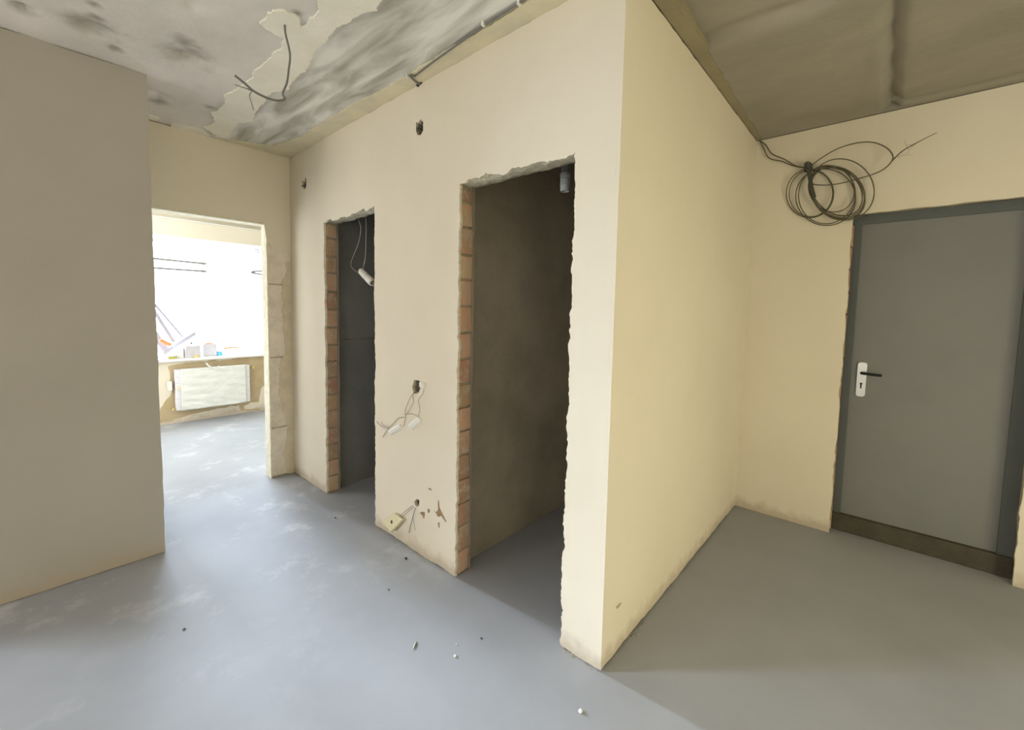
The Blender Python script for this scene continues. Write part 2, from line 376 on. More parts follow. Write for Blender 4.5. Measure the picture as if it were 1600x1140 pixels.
# ---- middle wall with two raw door openings
WM = 'wall_middle'
SY0, SY1, SZ = 2.512, 3.232, 2.160     # small opening
BY0, BY1, BZ = 0.985, 1.690, 2.160     # large opening
def wall_outline(jamb, top, foot, amp, tamp, seed, holes_out=0.0, ya=YC, yb=YV):
    ya = YC + .0165 if not holes_out else YC + .012
    L = []
    e = holes_out
    L += jag([(ya, foot), (BY0 - e, foot)], amp * .5, .03, seed)[:-1]
    L += jag([(BY0 - e, foot), (BY0 - e, BZ + e)], amp, .011, seed + 1)[:-1]
    L += jag([(BY0 - e, BZ + e), (BY1 + e, BZ + e)], tamp, .016, seed + 2)[:-1]
    L += jag([(BY1 + e, BZ + e), (BY1 + e, foot)], amp, .012, seed + 3)[:-1]
    L += jag([(BY1 + e, foot), (SY0 - e, foot)], amp * .5, .03, seed + 4)[:-1]
    L += jag([(SY0 - e, foot), (SY0 - e, SZ + e)], amp, .013, seed + 5)[:-1]
    L += jag([(SY0 - e, SZ + e), (SY1 + e, SZ + e)], tamp, .016, seed + 6)[:-1]
    L += jag([(SY1 + e, SZ + e), (SY1 + e, foot)], amp, .013, seed + 7)[:-1]
    L += jag([(SY1 + e, foot), (yb, foot)], amp * .5, .03, seed + 8)[:-1]
    L += jag([(yb, foot), (yb, top)], 0, 9, seed)[:-1]
    L += jag([(yb, top), (ya, top)], .008, .05, seed + 9)
    return L
hole_px = [
    ('s1', [(471, 281), (475, 284), (477, 276), (479, 280), (478, 292), (477, 296), (472, 291), (473, 286)]),
    ('s2', [(650, 190), (653, 192), (657, 186), (661, 190), (661, 204), (657, 211), (652, 211), (650, 203)]),
    ('s3', [(647, 593), (654, 594), (658, 598), (657, 606), (653, 615), (646, 614), (644, 604), (646, 598)]),
    ('s4', [(647, 783), (651, 779), (655, 781), (655, 788), (653, 792), (649, 790)]),
]
gouge_px = [
    [(655, 801), (660, 799), (664, 800), (664, 805), (662, 811), (660, 806)],
    [(668, 794), (672, 796), (671, 801), (668, 801)],
    [(677, 795), (681, 800), (684, 797), (684, 780), (686, 783), (687, 793), (692, 803), (698, 815), (696, 815), (689, 806), (686, 807), (684, 807)],
    [(684, 816), (687, 816), (687, 825), (685, 824)],
    [(668, 763), (672, 762), (675, 765), (673, 766)],
]
holes = [px_poly(0, XA, p, (1, 2)) for _, p in hole_px]
gouges = [px_poly(0, XA, p, (1, 2)) for p in gouge_px]
def grow(lp, k):
    c = sum(lp, Vector((0, 0))) / len(lp); return [c + (p - c) * k for p in lp]
px1 = lambda x: (lambda u, v, d: (x + d, u, v))
core = wall_outline(0, H, 0, .003, .004, 50, .014)
wm = plate(WM, [core] + [grow(h, .92) for h in holes], px1(XA + .016), .092, M['mortar'])
tag(wm, 'cream plastered wall in the centre with two raw door openings', 'wall', kind='structure')
skin = wall_outline(0, H - .008, .004, .009, .017, 11)
plate('plaster_coat', [skin] + holes + gouges, px1(XA), .0165, M['plaster'], wm, M['plaster_edge'])
back = wall_outline(0, H, 0, .004, .006, 31, .004)
plate('inner_plaster', [back], px1(XA + .106), .014, M['grey_plaster'], wm)
# brown floor of each gouge and crumbled back of each box hole
for i, g in enumerate(gouges):
    plate('gouge', [grow(g, 1.25)], px1(XA + .006), .004, M['gouge'], wm)
for i, h in enumerate(holes):
    c = sum(h, Vector((0, 0))) / len(h)
    ry = max(abs(p.x - c.x) for p in h); rz = max(abs(p.y - c.y) for p in h)
    bm = bmesh.new()
    rnd = random.Random(i + 40)
    for k in range(7):
        yy, zz = c.x + rnd.uniform(-.6, .6) * ry, c.y + rnd.uniform(-.7, .7) * rz
        s = rnd.uniform(.12, .3) * rz
        r = bmesh.ops.create_icosphere(bm, subdivisions=1, radius=s)
        for v in r['verts']: v.co = v.co * rnd.uniform(.8, 1.2) + Vector((XA + .045 - rnd.uniform(0, .03), yy, zz))
    q = obj('box_rubble', bm, M['dark_hole'], wm); q['kind'] = 'stuff'
# bricks of the four jambs
def jamb_bricks(yface, sgn, ztop, seed, n=None):
    rnd = random.Random(seed); z = .006
    base = None
    while z < ztop - .03:
        h = min(.138 + rnd.uniform(-.01, .008), ztop - z - .004)
        bm = bmesh.new()
        d = .004 + rnd.uniform(0, .006)
        xf = XA + .0168 + rnd.uniform(0, .004)
        ya, yb = yface - sgn * (.05), yface + sgn * d
        vs = box(bm, (xf, min(ya, yb), z), (XA + .105, max(ya, yb), z + h - .012), .005)
        for v in bm.verts:
            v.co += Vector((noise.noise(v.co * 31) * .003, noise.noise(v.co * 27 + Vector((5, 5, 5))) * .005, noise.noise(v.co * 23) * .004))
        o = obj('brick', bm, M['brick'], wm)
        z += h
jamb_bricks(SY1 + .010, -1, SZ, 3); jamb_bricks(BY1 + .010, -1, BZ, 5)
jamb_bricks(SY0 - .010, 1, SZ, 7); jamb_bricks(BY0 - .010, 1, BZ, 9)
# rough lintels over both openings
for (ya, yb, zz, sd) in ((SY0, SY1, SZ, 1), (BY0, BY1, BZ, 2)):
    bm = bmesh.new(); n = 34
    rows = []
    prof = [(XA + .014, .055), (XA + .0165, .004), (XA + .05, -.004), (XA + .09, -.003), (XA + .112, .002), (XA + .112, .05)]
    for k in range(n + 1):
        y = ya - .012 + (yb - ya + .024) * k / n
        rows.append([bm.verts.new((x + noise.noise(Vector((y * 22, j, sd))) * .003, y, zz + .006 + z + noise.noise(Vector((y * 30, j * 2.3, sd + 5))) * .007)) for j, (x, z) in enumerate(prof)])
    for k in range(n):
        for j in range(len(prof) - 1): bm.faces.new((rows[k][j], rows[k + 1][j], rows[k + 1][j + 1], rows[k][j + 1]))
    obj('lintel', bm, M['lintel'], wm)

# ---- corridor side wall
ws = obox('wall_corridor', (XA + .016, YC + .016, 0), (X7 + .3, YC + .116, H), M['mortar'])
tag(ws, 'cream plastered corridor wall running back from the sharp corner', 'wall', kind='structure')
lp = jag([(XA, .008), (X7 + .02, .008)], .006, .03, 71)[:-1] + [Vector((X7 + .02, .008))] + jag([(X7 + .02, H - .008), (XA, H - .008)], .004, .05, 72)[:-1] + jag([(XA, H - .008), (XA, .008)], .0016, .06, 73)[:-1]
plate('plaster_coat', [lp], lambda u, v, d: (u, YC + d, v), .0165, M['plaster'], ws)
plate('gouge', [px_poly(1, YC, [(962, 948), (968, 942), (971, 941), (968, 947), (964, 951)], (0, 2))], lambda u, v, d: (u, YC - .0012 + d, v), .002, M['wall_patch'], ws)
obox('inner_plaster', (XA + .12, YC + .116, 0), (X7, YC + .128, H), M['grey_plaster'], ws)

# ---- entrance wall with the grey door
OY0, OY1, OZ = -.612, .203, 2.168
def yz_wall(name, x, th, y0, y1, oy0, oy1, oz, m, parent=None, amp=0, seed=0, top=H):
    L = jag([(y0, 0), (oy0, 0)], 0, 9, 0)[:-1] + jag([(oy0, 0), (oy0, oz)], amp, .03, seed)[:-1] + jag([(oy0, oz), (oy1, oz)], amp * .6, .04, seed + 1)[:-1] + \
        jag([(oy1, oz), (oy1, 0)], amp, .03, seed + 2)[:-1] + [Vector((oy1, 0)), Vector((y1, 0)), Vector((y1, top)), Vector((y0, top))]
    return plate(name, [L], lambda u, v, d: (x + d, u, v), th, m, parent)
we = yz_wall('wall_entrance', X7 + .016, .26, -2.3, YC + .02, OY0 - .01, OY1 + .01, OZ + .01, M['mortar'], None, .004, 80)
tag(we, 'dim cream wall at the end with the grey door set in it', 'wall', kind='structure')
yz_wall('plaster_coat', X7, .0165, -2.3, YC + .016, OY0, OY1, OZ, M['plaster'], we, .005, 90, H - .005)
bm = bmesh.new()
for k in range(14):
    z = .02 + k * .15
    box(bm, (X7 + .02, OY1 - .002, z), (X7 + .10, OY1 + .02, z + .138), .004)
for v in bm.verts: v.co += Vector((0, noise.noise(v.co * 20) * .006, noise.noise(v.co * 17) * .006))
o = obj('broken_jamb', bm, M['brick'], we); o['kind'] = 'stuff'

obox('door_light_block', (X7 + .24, OY0 - .1, 0), (X7 + .30, OY1 + .1, H), M['mortar'], we)  # unseen box added behind the door to keep sky light from leaking in
# door set (frame, leaf, lock plate, lever, threshold)
DX = X7 + .115
dr = empty('door_1', (DX, (OY0 + OY1) / 2, 0), 'plain grey steel entrance door with a nickel lever handle', 'door', kind='structure')
bm = bmesh.new()
box(bm, (DX - .012, OY1 - .045, .11), (DX + .10, OY1 + .012, OZ + .01), .003)
box(bm, (DX - .012, OY0 - .012, .11), (DX + .10, OY0 + .055, OZ + .01), .003)
box(bm, (DX - .012, OY0 + .05, OZ - .052), (DX + .10, OY1 - .04, OZ + .01), .003)
obj('door_frame', bm, M['door_frame'], dr)
obox('door_leaf', (DX + .004, OY0 + .050, .118), (DX + .06, OY1 - .040, OZ - .048), M['door'], dr, .003)
bm = bmesh.new(); box(bm, (DX - .03, OY0 - .01, 0), (DX + .12, OY1 + .01, .122), .006)
for v in bm.verts: v.co += Vector((noise.noise(v.co * 9) * .008, 0, noise.noise(v.co * 7) * .005))
obj('threshold', bm, M['threshold'], dr)
hp = [on(0, DX, *q) for q in ((1347, 566), (1345, 619))]
hy, hz0, hz1 = .5 * (hp[0].y + hp[1].y), hp[1].z, hp[0].z
bm = bmesh.new(); vs = box(bm, (DX - .006, hy - .024, hz0), (DX + .005, hy + .024, hz1))
es = [e for e in bm.edges if abs((e.verts[0].co - e.verts[1].co).x) > .008]
bmesh.ops.bevel(bm, geom=es, offset=.016, segments=5, affect='EDGES', profile=.5)
pl = obj('lock_plate', bm, M['steel'], dr); tag(pl, 'nickel lock plate with keyhole')
bm = bmesh.new()
lz = on(0, DX - .04, 1346, 583).z
tube(bm, catmull([(DX - .004, hy, lz), (DX - .035, hy, lz), (DX - .045, hy - .012, lz), (DX - .046, hy - .05, lz - .002), (DX - .043, hy - .10, lz - .004)], 5), .009, 8)
obj('door_handle', bm, M['black'], dr, True)
bm = bmesh.new(); box(bm, (DX - .0075, hy - .004, hz0 + .055), (DX - .004, hy + .004, hz0 + .085), .001)
bmesh.ops.create_cone(bm, cap_ends=True, segments=12, radius1=.007, radius2=.007, depth=.004, matrix=Matrix.Translation((DX - .007, hy, hz0 + .088)) @ Matrix.Rotation(pi / 2, 4, 'Y'))
obj('keyhole', bm, M['black'], pl)

# ---- pier at the left
wl = obox('wall_left', (-.55, YL + .014, 0), (XL - .002, YL + .13, H), M['mortar'])
tag(wl, 'shaded plastered pier filling the left edge', 'wall', kind='structure')
lp = jag([(-.56, .003), (XL, .003)], .002, .06, 101)[:-1] + jag([(XL, .003), (XL, H - .004)], .0025, .06, 102)[:-1] + jag([(XL, H - .004), (-.56, H - .004)], .004, .05, 103)[:-1] + [Vector((-.56, H))]
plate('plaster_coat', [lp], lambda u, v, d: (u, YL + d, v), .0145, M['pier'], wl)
obox('end_plaster', (XL - .004, YL + .0145, 0), (XL + .001, YL + .142, H), M['plaster'], wl)
obox('rear_plaster', (-.56, YL + .13, 0), (XL - .004, YL + .142, H), M['plaster'], wl)

# ---- back wall with the doorway to the bright room
DX0, DX1, DZ = .50, 1.357, 2.19
def xz_wall(name, y, th, x0, x1, m, parent=None, amp=0, seed=0, notch=None, e=0.0, top=H):
    L = [Vector((x0, 0))] + jag([(DX0 - e, 0), (DX0 - e, DZ + e)], amp, .03, seed)[:-1] + jag([(DX0 - e, DZ + e), (DX1 + e, DZ + e)], amp * 1.6, .025, seed + 1)[:-1]
    if notch: L += notch
    else: L += jag([(DX1 + e, DZ + e), (DX1 + e, 0)], amp, .03, seed + 2)[:-1] + [Vector((DX1 + e, 0)), Vector((x1, 0))]
    L += [Vector((x1, top)), Vector((x0, top))]
    return plate(name, [L], lambda u, v, d: (u, y + d, v), th, m, parent)
wb = xz_wall('wall_back', YV + .012, .088, -.46, XA + .11, M['mortar'], None, .002, 110, None, .012)
tag(wb, 'beige back wall with the doorway to the bright room', 'wall', kind='structure')
notch = [Vector((DX1 - .004, 2.05))] + jag([(DX1, 2.04), (1.40, 2.0), (1.455, 1.985), (1.49, 1.99), (1.53, 1.96), (1.552, 1.93)], .008, .014, 121)[:-1] + [Vector((1.553, 1.95))]
xz_wall('plaster_coat', YV, .0125, -.46, 1.56, M['plaster'], wb, .006, 111, notch, top=H - .006)
xz_wall('room_plaster', YV + .10, .012, -.46, XA + .11, M['plaster'], wb, .004, 115, None, .002)
zs = [0.003, .44, 1.06, 1.69, 2.19]
for k in range(4):
    bm = bmesh.new(); box(bm, (DX1 + .002, YV + .004, zs[k] + .006), (XA + .004, YV + .05, zs[k + 1] - .004), .006)
    bmesh.ops.subdivide_edges(bm, edges=bm.edges[:], cuts=2, use_grid_fill=True)
    for v in bm.verts: v.co += Vector((0, noise.noise(v.co * 14) * .003, 0))
    obj('block', bm, M['block'], wb)
lp = [Vector((1.553, 0)), Vector((1.553, 1.9))] + jag([(1.50, 1.88), (1.475, 1.5), (1.49, 1.1), (1.43, .95), (1.455, .62), (1.49, .4), (1.46, .2), (1.50, 0)], .016, .02, 131)
plate('filler_smear', [lp], lambda u, v, d: (u, YV - .001 + d, v), .007, M['filler'], wb)
# plaster lining of the doorway jamb and soffit
lp = jag([(YV - .003, 0), (YV - .003, 2.18)], .004, .03, 141) + jag([(YV + .112, 2.18), (YV + .112, 0)], .003, .05, 142)
plate('reveal_plaster', [lp], lambda u, v, d: (DX1 - .008 + d, u, v), .012, M['plaster_edge'], wb)
lp = jag([(DX0, YV - .004), (DX1, YV - .004)], .005, .03, 143) + jag([(DX1, YV + .112), (DX0, YV + .112)], .003, .05, 144)
plate('reveal_plaster', [lp], lambda u, v, d: (u, v, DZ - .01 + d), .012, M['plaster_edge'], wb)

# ---- walls of the dark rooms behind the middle wall
XB = 3.3
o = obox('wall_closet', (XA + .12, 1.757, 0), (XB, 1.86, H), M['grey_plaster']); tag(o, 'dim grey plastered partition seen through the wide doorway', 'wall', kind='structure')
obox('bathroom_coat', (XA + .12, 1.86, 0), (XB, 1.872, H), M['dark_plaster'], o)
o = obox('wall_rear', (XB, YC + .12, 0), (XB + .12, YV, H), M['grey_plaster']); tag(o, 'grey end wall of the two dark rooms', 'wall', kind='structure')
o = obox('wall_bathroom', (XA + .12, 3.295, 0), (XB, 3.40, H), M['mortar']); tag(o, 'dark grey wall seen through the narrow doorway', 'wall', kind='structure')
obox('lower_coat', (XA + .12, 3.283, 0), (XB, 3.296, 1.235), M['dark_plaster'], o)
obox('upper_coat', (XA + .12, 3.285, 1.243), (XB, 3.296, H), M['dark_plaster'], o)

# ---- bright room
FY = 6.55
WX0, WX1, WZ0, WZ1 = .20, 2.72, .825, 2.335
lpw = [Vector((-.46, 0)), Vector((3.2, 0)), Vector((3.2, H)), Vector((-.46, H))]
hw = [Vector((WX0, WZ0)), Vector((WX1, WZ0)), Vector((WX1, WZ1)), Vector((WX0, WZ1))]
wf = plate('wall_window', [lpw, hw], lambda u, v, d: (u, FY + d, v), .36, M['plaster'])
tag(wf, 'sunlit window wall of the bright room, patched with ochre filler', 'wall', kind='structure')
o = obox('wall_room_right', (3.2, YV + .1, 0), (3.32, FY + .36, H), M['plaster']); tag(o, 'right side wall of the bright room', 'wall', kind='structure')
o = obox('wall_room_left', (-.58, YV, 0), (-.46, FY + .36, H), M['plaster']); tag(o, 'left side wall of the bright room', 'wall', kind='structure')
xzp = lambda y: (lambda u, v, d: (u, y + d, v))
pt = [(262, 572), (300, 565), (352, 562), (412, 552), (417, 600), (406, 640), (376, 641), (374, 632), (330, 640), (290, 650), (250, 661), (250, 640), (262, 622), (268, 612), (262, 600), (266, 590)]
plate('wall_patch', [jag(px_poly(1, FY, pt, (0, 2)), .012, .03, 151, True)], xzp(FY - .004), .006, M['wall_patch'], wf)
pt = [(381, 634), (381, 641), (417, 636), (417, 600), (408, 606), (404, 628), (392, 628)]
plate('wall_patch', [jag(px_poly(1, FY, pt, (0, 2)), .008, .03, 152, True)], xzp(FY - .006), .006, M['plaster'], wf)
# lintel board over the window
tr = obox('trim_1', (-.2, FY - .06, 2.337), (2.24, FY + .0, 2.545), M['plaster'], None, .003)
tag(tr, 'cream boxed-in band over the window', 'trim', kind='structure')
obox('bead', (-.2, FY - .075, 2.545), (2.24, FY, 2.562), M['white'], tr)
# window
FYW = FY + .27
wn = empty('window_1', (1.86, FYW, WZ0), 'wide white-framed window, overexposed by the sky', 'window', kind='structure')
bm = bmesh.new(); t = .045
box(bm, (WX0, FYW, WZ0), (WX0 + t, FYW + .06, WZ1), .004); box(bm, (WX1 - t, FYW, WZ0), (WX1, FYW + .06, WZ1), .004)
box(bm, (WX0 + t, FYW, WZ0), (WX1 - t, FYW + .06, WZ0 + t), .004); box(bm, (WX0 + t, FYW, WZ1 - t), (WX1 - t, FYW + .06, WZ1), .004)
obj('window_frame', bm, M['pvc'], wn)
for xm in (.88, 1.5775): obox('mullion', (xm - .0225, FYW - .002, WZ0 + t), (xm + .0225, FYW + .06, WZ1 - t), M['pvc'], wn, .004)
for xa, xb in ((WX0 + t, .8575), (.9025, 1.555), (1.60, WX1 - t)):
    obox('pane', (xa, FYW + .025, WZ0 + t), (xb, FYW + .031, WZ1 - t), M['glass'], wn)
bm = bmesh.new(); box(bm, (WX0 - .12, FY - .085, WZ0 - .03), (WX1 + .05, FYW + .005, WZ0 + .002), .005)
si = obj('window_sill', bm, M['pvc'], wn)
ZS = WZ0 + .003

# ---- shell off the left edge of the frame (unseen, carries the daylight)
o = obox('wall_west', (-4.3, -2.4, 0), (-4.18, 4.8, H), M['plaster']); tag(o, 'outer wall of the room beyond the pier', 'wall', kind='structure')
o = obox('wall_light_block', (-.58, YL + .135, 0), (-.46, YV + .02, H), M['plaster']); tag(o, 'unseen wall added behind the pier to close a light gap', 'wall', kind='structure')  # added to stop a streak of light on the middle wall
o = obox('wall_south', (-4.3, -2.4, 0), (4.0, -2.3, H), M['plaster']); tag(o, 'plastered wall behind the camera', 'wall', kind='structure')
o = obox('wall_north', (-4.3, 4.70, 0), (-.46, 4.8, H), M['plaster']); tag(o, 'plastered wall of the room beyond the pier', 'wall', kind='structure')

# unseen frames added around the off-frame lamps; all but the narrow one hold fills
for n_, (c, hx, hy, hz, lab) in enumerate((((-4.17, 3.0, 1.35), .03, .80, .85, 'added unseen frame around the farther fill light on the left outer wall'), ((-4.17, .5, 1.5), .03, .95, .90, 'added unseen frame around the nearer fill light on the left outer wall'),
        ((1.5, -2.29, .95), .55, .03, .75, 'added unseen frame around the fill light right behind the camera'), ((-.9, -2.29, .95), .65, .03, .75, 'added unseen frame around the fill light behind and left of the camera'),
        ((-2.0, 4.67, 1.75), .22, .03, .70, 'narrow window in the wall beyond the pier'), ((-.45, 5.3, 1.5), .015, .85, .80, 'added unseen frame around the side fill light of the bright room'))):
    bm = bmesh.new(); c = Vector(c); h = Vector((hx, hy, hz)); ax = 0 if hx > hy else 1; t = .05
    for sg in (-1, 1):
        a = c - h; b = c + h
        if sg < 0: b[ax] = a[ax] + t
        else: a[ax] = b[ax] - t
        box(bm, a, b, .004)
        a = c - h; b = c + h; a[ax] += t; b[ax] -= t
        if sg < 0: b.z = a.z + t
        else: a.z = b.z - t
        box(bm, a, b, .004)
    tag(obj('window_%d' % (n_ + 2), bm, M['pvc']), lab, 'window', kind='structure')

# ================================================================== THINGS
def P(x, px, py): return on(0, x, px, py)
# ---- coil of cable hung by the door
XC = X7 - .03
ck = P(XC, 1263, 262)
coil = empty('cable_coil', ck, 'loose dark coil of thin cable tied up at the wall left above the door', 'cable')
def ell(cx, cy, rx, ry, rot, dx, n=14):
    out = []
    for k in range(n):
        a = 2 * pi * k / n; x, y = cos(a) * rx, sin(a) * ry
        q = cx + x * cos(rot) - y * sin(rot), cy + x * sin(rot) + y * cos(rot)
        out.append(P(XC + dx + .008 * sin(a * 2 + cx), *q))
    return out
for (cx, cy, rx, ry, rot, dx, rr) in (
        (1265.5, 302, 37, 38, 0, .008, .0034), (1267, 302, 34, 36.5, .1, .004, .003), (1290, 308, 47, 44, .25, .0, .0034), (1292, 304, 44, 46, .45, -.006, .0032),
        (1308, 302, 47, 36, .62, -.012, .0042), (1309, 300, 45, 37, .66, -.017, .004), (1307, 298, 45, 34, .72, -.009, .0036), (1299, 295, 38, 34, .8, .002, .0032), (1316, 296, 51, 47, .55, -.02, .0034)):
    wire('cable_loop', ell(cx, cy, rx, ry, rot, dx), rr, M['cable_olive'], coil, 4, True)
wire('cable_loop', [P(XC + dx, *q) for q, dx in (((1262, 264), 0), ((1276, 252), -.01), ((1305, 234), -.02), ((1335, 224), -.03), ((1362, 222), -.03), ((1384, 230), -.03), ((1395, 243), -.035), ((1390, 256), -.035),
     ((1374, 268), -.03), ((1345, 278), -.03), ((1310, 287), -.03), ((1285, 289), -.025), ((1268, 286), -.01), ((1262, 270), 0))], .0034, M['cable_olive'], coil, 5)
wire('cable_lead', [P(XC + dx, *q) for q, dx in (((1184, 218), .024), ((1196, 226), .015), ((1206, 240), .01), ((1226, 249), 0), ((1244, 259), 0), ((1263, 262), 0))], .0036, M['cable_olive'], coil)
wire('cable_lead', [P(XC + dx, *q) for q, dx in (((1186, 216), .024), ((1193, 232), .015), ((1202, 247), .01), ((1222, 252), 0), ((1240, 259), 0), ((1263, 263), 0))], .0036, M['cable_olive'], coil)
for k, (q1, q2) in enumerate((((1264, 264), (1272, 312)), ((1266, 266), (1274, 308)), ((1261, 266), (1270, 306)))):
    wire('twist', [P(XC - .02, *q1), P(XC - .03, (q1[0] + q2[0]) / 2 - 2 + k, 288), P(XC - .02, *q2)], .005, M['cable'], coil)
bm = bmesh.new()
for k in range(5):
    a = k * .9
    tube(bm, catmull([ck + Vector((-.005 + .018 * sin(t), .018 * cos(t + a * .2), (k - 2) * .008 + .016 * sin(t + a))) for t in [i * pi / 4 for i in range(8)]], 3, True), .006, 6, True)
obj('tie', bm, M['cable'], coil, True)
tail = [P(XC - .03, 1393, 252), P(XC - .05, 1410, 236), P(XC - .06, 1436, 221), P(XC - .07, 1464, 207)]
wire('cable_end', tail, .004, M['cable_olive'], coil, 6, False, .4)
for k in range(7):
    rnd = random.Random(k)
    s = tail[0].lerp(tail[2], rnd.random()); e = s + Vector((-.01, rnd.uniform(-.08, .05), rnd.uniform(-.07, .09)))
    wire('frayed_strand', [s, (s + e) / 2 + Vector((-.005, .006, .004)), e], .0009, M['cable_olive'], coil, 4, False, .5, 4)

# ---- cable hanging from the ceiling joint
a0 = on(2, H, 445, 36); YH = a0.y
Q = lambda px, py, dy=0: on(1, YH + dy, px, py)
hc = empty('hanging_cable', a0, 'dark cable end hanging in a hook from the pale ceiling joint', 'cable')
main = [a0 + Vector((0, 0, .01)), Q(446, 52), Q(453, 84), Q(451, 110), Q(448, 130), Q(442, 146), Q(445, 155, -.01), Q(432, 157, -.02), Q(415, 152, -.03), Q(396, 142, -.04), Q(382, 130, -.05), Q(367, 118, -.06)]
wire('cable', main, .0048, M['cable_grey'], hc)
wire('cable_core', [Q(397, 143, -.04), Q(384, 138, -.045), Q(366, 132, -.05)], .003, M['cable_grey'], hc, 6, False, .5)
wire('cable_core', [Q(393, 143, -.04), Q(390, 150, -.03), Q(393, 160, -.02), Q(396, 172, -.02)], .0018, M['cable_grey'], hc)

# ---- clipped cable along the ceiling
cc = empty('clipped_cable', on(2, H, 700, 82), 'thin grey cable clipped along the ceiling edge above the doorways', 'cable')
zc = H - .010
C2 = lambda px, py: on(2, zc, px, py)
wire('cable', [C2(648, 119), C2(675, 98), C2(700, 80), C2(725, 62), C2(755, 40), C2(780, 24), C2(812, 4), C2(850, -24)], .0055, M['cable_grey'], cc)
wire('cable', [C2(648, 119), on(2, zc - .012, 641, 117), C2(645, 123), P(XA - .012, 655, 131), P(XA - .004, 658, 127)], .006, M['cable_grey'], cc)
for q in ((755, 38), (637, 119), (811, 5)):
    c = C2(*q); obox('clip', c - Vector((.009, .006, .008)), c + Vector((.009, .006, .012)), M['white'], cc, .002)
bm = bmesh.new()
for k in range(5):
    c = P(XA - .003, 653 + k * 1.3, 133 - k * 1.2)
    r = bmesh.ops.create_icosphere(bm, subdivisions=1, radius=.011)
    for v in r['verts']: v.co = v.co + c
obj('torn_end', bm, M['dark_hole'], cc)

# ---- wiring left on the middle wall
def W(px, py, d=.006): return P(XA - d, px, py)
sw = empty('switch_wiring', W(651, 603), 'thin wires with two white caps hanging from a wall hole between the doorways', 'wiring')
for pts, r in (([W(650, 612, -.02), W(643, 618, .01), W(637, 630, .02), W(633, 643, .012), W(634, 650, .01), W(631, 666, .012)], .0016),
               ([W(650, 612, -.02), W(645, 616, .012), W(646, 628, .02), W(640, 640, .02), W(636, 646, .014), W(632, 648, .012)], .0018),
               ([W(663, 606, .006), W(660, 616, .015), W(654, 625, .02), W(656, 638, .02), W(654, 650, .02)], .0016),
               ([W(636, 646, .012), W(645, 647, .014), W(654, 651, .016)], .0013),
               ([W(632, 652, .012), W(623, 653, .012), W(614, 662, .014), W(606, 670, .012), W(598, 683, .01)], .002),
               ([W(607, 668, .012), W(601, 668, .012), W(594, 664, .012), W(588, 658, .01)], .0016),
               ([W(607, 667, .014), W(599, 664, .015), W(596, 659, .012)], .0013)):
    wire('wire', pts, r, M['wire_brown'], sw)
def cap(name, a, b, wd, th, m, parent):
    """small open wedge-shaped cover lying along a-b on the wall"""
    a, b = W(*a, 0), W(*b, 0); ax = (b - a); L = ax.length; ax.normalize(); nrm = Vector((-1, 0, 0)); s = ax.cross(nrm)
    bm = bmesh.new()
    prof = [(-.5, 0), (-.42, .8), (-.2, 1), (.3, .75), (.5, .15), (.5, 0)]
    rows = []
    for t, k in ((0, .55), (.08, .9), (.5, 1), (.92, .95), (1, .6)):
        rows.append([bm.verts.new(a + ax * L * t + s * (p * wd * k) + nrm * (.001 + q * th * k)) for p, q in prof])
    for i in range(len(rows) - 1):
        for j in range(len(prof) - 1): bm.faces.new((rows[i][j], rows[i + 1][j], rows[i + 1][j + 1], rows[i][j + 1]))
        bm.faces.new((rows[i][0], rows[i][-1], rows[i + 1][-1], rows[i + 1][0]))
    bm.faces.new(rows[0]); bm.faces.new(rows[-1])
    return obj(name, bm, m, parent)
cap('wire_cap', (642, 668), (658, 654), .042, .022, M['white'], sw)
cap('wire_cap', (610, 676), (628, 665), .038, .022, M['white'], sw)
cap('terminal', (658, 601), (665, 602), .045, .02, M['white'], sw)
bm = bmesh.new(); c = W(646, 669, .001); box(bm, c - Vector((.002, .004, .004)), c + Vector((.001, .004, .004)), .001); obj('peg', bm, M['black'], sw)

so = empty('socket_cover', W(614, 814), 'yellowed square cover plate dangling by two wires just above the floor', 'socket')
cor = [P(XA - d, *q) for q, d in (((600, 815), .016), ((617, 802), .014), ((629, 812), .030), ((612, 830), .034))]
cen = sum(cor, Vector()) / 4
nrm = (cor[1] - cor[0]).cross(cor[3] - cor[0]).normalized()
if nrm.x > 0: nrm = -nrm
bm = bmesh.new()
A = [bm.verts.new(c + nrm * .010) for c in cor]; A2 = [bm.verts.new(cen + (c - cen) * 1.06 + nrm * .006) for c in cor]; B = [bm.verts.new(cen + (c - cen) * 1.06 - nrm * .008) for c in cor]
bm.faces.new(A); bm.faces.new(B[::-1])
for k in range(4):
    j = (k + 1) % 4
    bm.faces.new((A[k], A[j], A2[j], A2[k])); bm.faces.new((A2[k], A2[j], B[j], B[k]))
obj('plate', bm, M['socket'], so)
bm = bmesh.new()
r = bmesh.ops.create_cone(bm, cap_ends=True, segments=14, radius1=.012, radius2=.010, depth=.004)
rot = nrm.to_track_quat('Z', 'Y').to_matrix()
for v in r['verts']: v.co = rot @ v.co + cen + nrm * .0105
obj('centre_hole', bm, M['black'], so)
wire('wire', [W(649, 788, -.01), W(640, 793, .014), W(630, 801, .018), W(623, 807, .02)], .0016, M['cable_grey'], so)
wire('wire', [W(650, 790, -.01), W(641, 796, .016), W(633, 803, .02), W(626, 810, .022)], .0016, M['cable_grey'], so)
lw = empty('loose_wire', W(645, 810), 'two short grey wires hanging free beside the dangling square plate', 'wiring')
wire('wire', [W(651, 791, -.01), W(648, 797, .012), W(645, 808, .014), W(641, 822, .013), W(639, 832, .01)], .0024, M['cable_grey'], lw)
wire('wire', [W(645, 808, .014), W(647, 818, .014), W(649, 828, .012)], .0012, M['cable_grey'], lw)

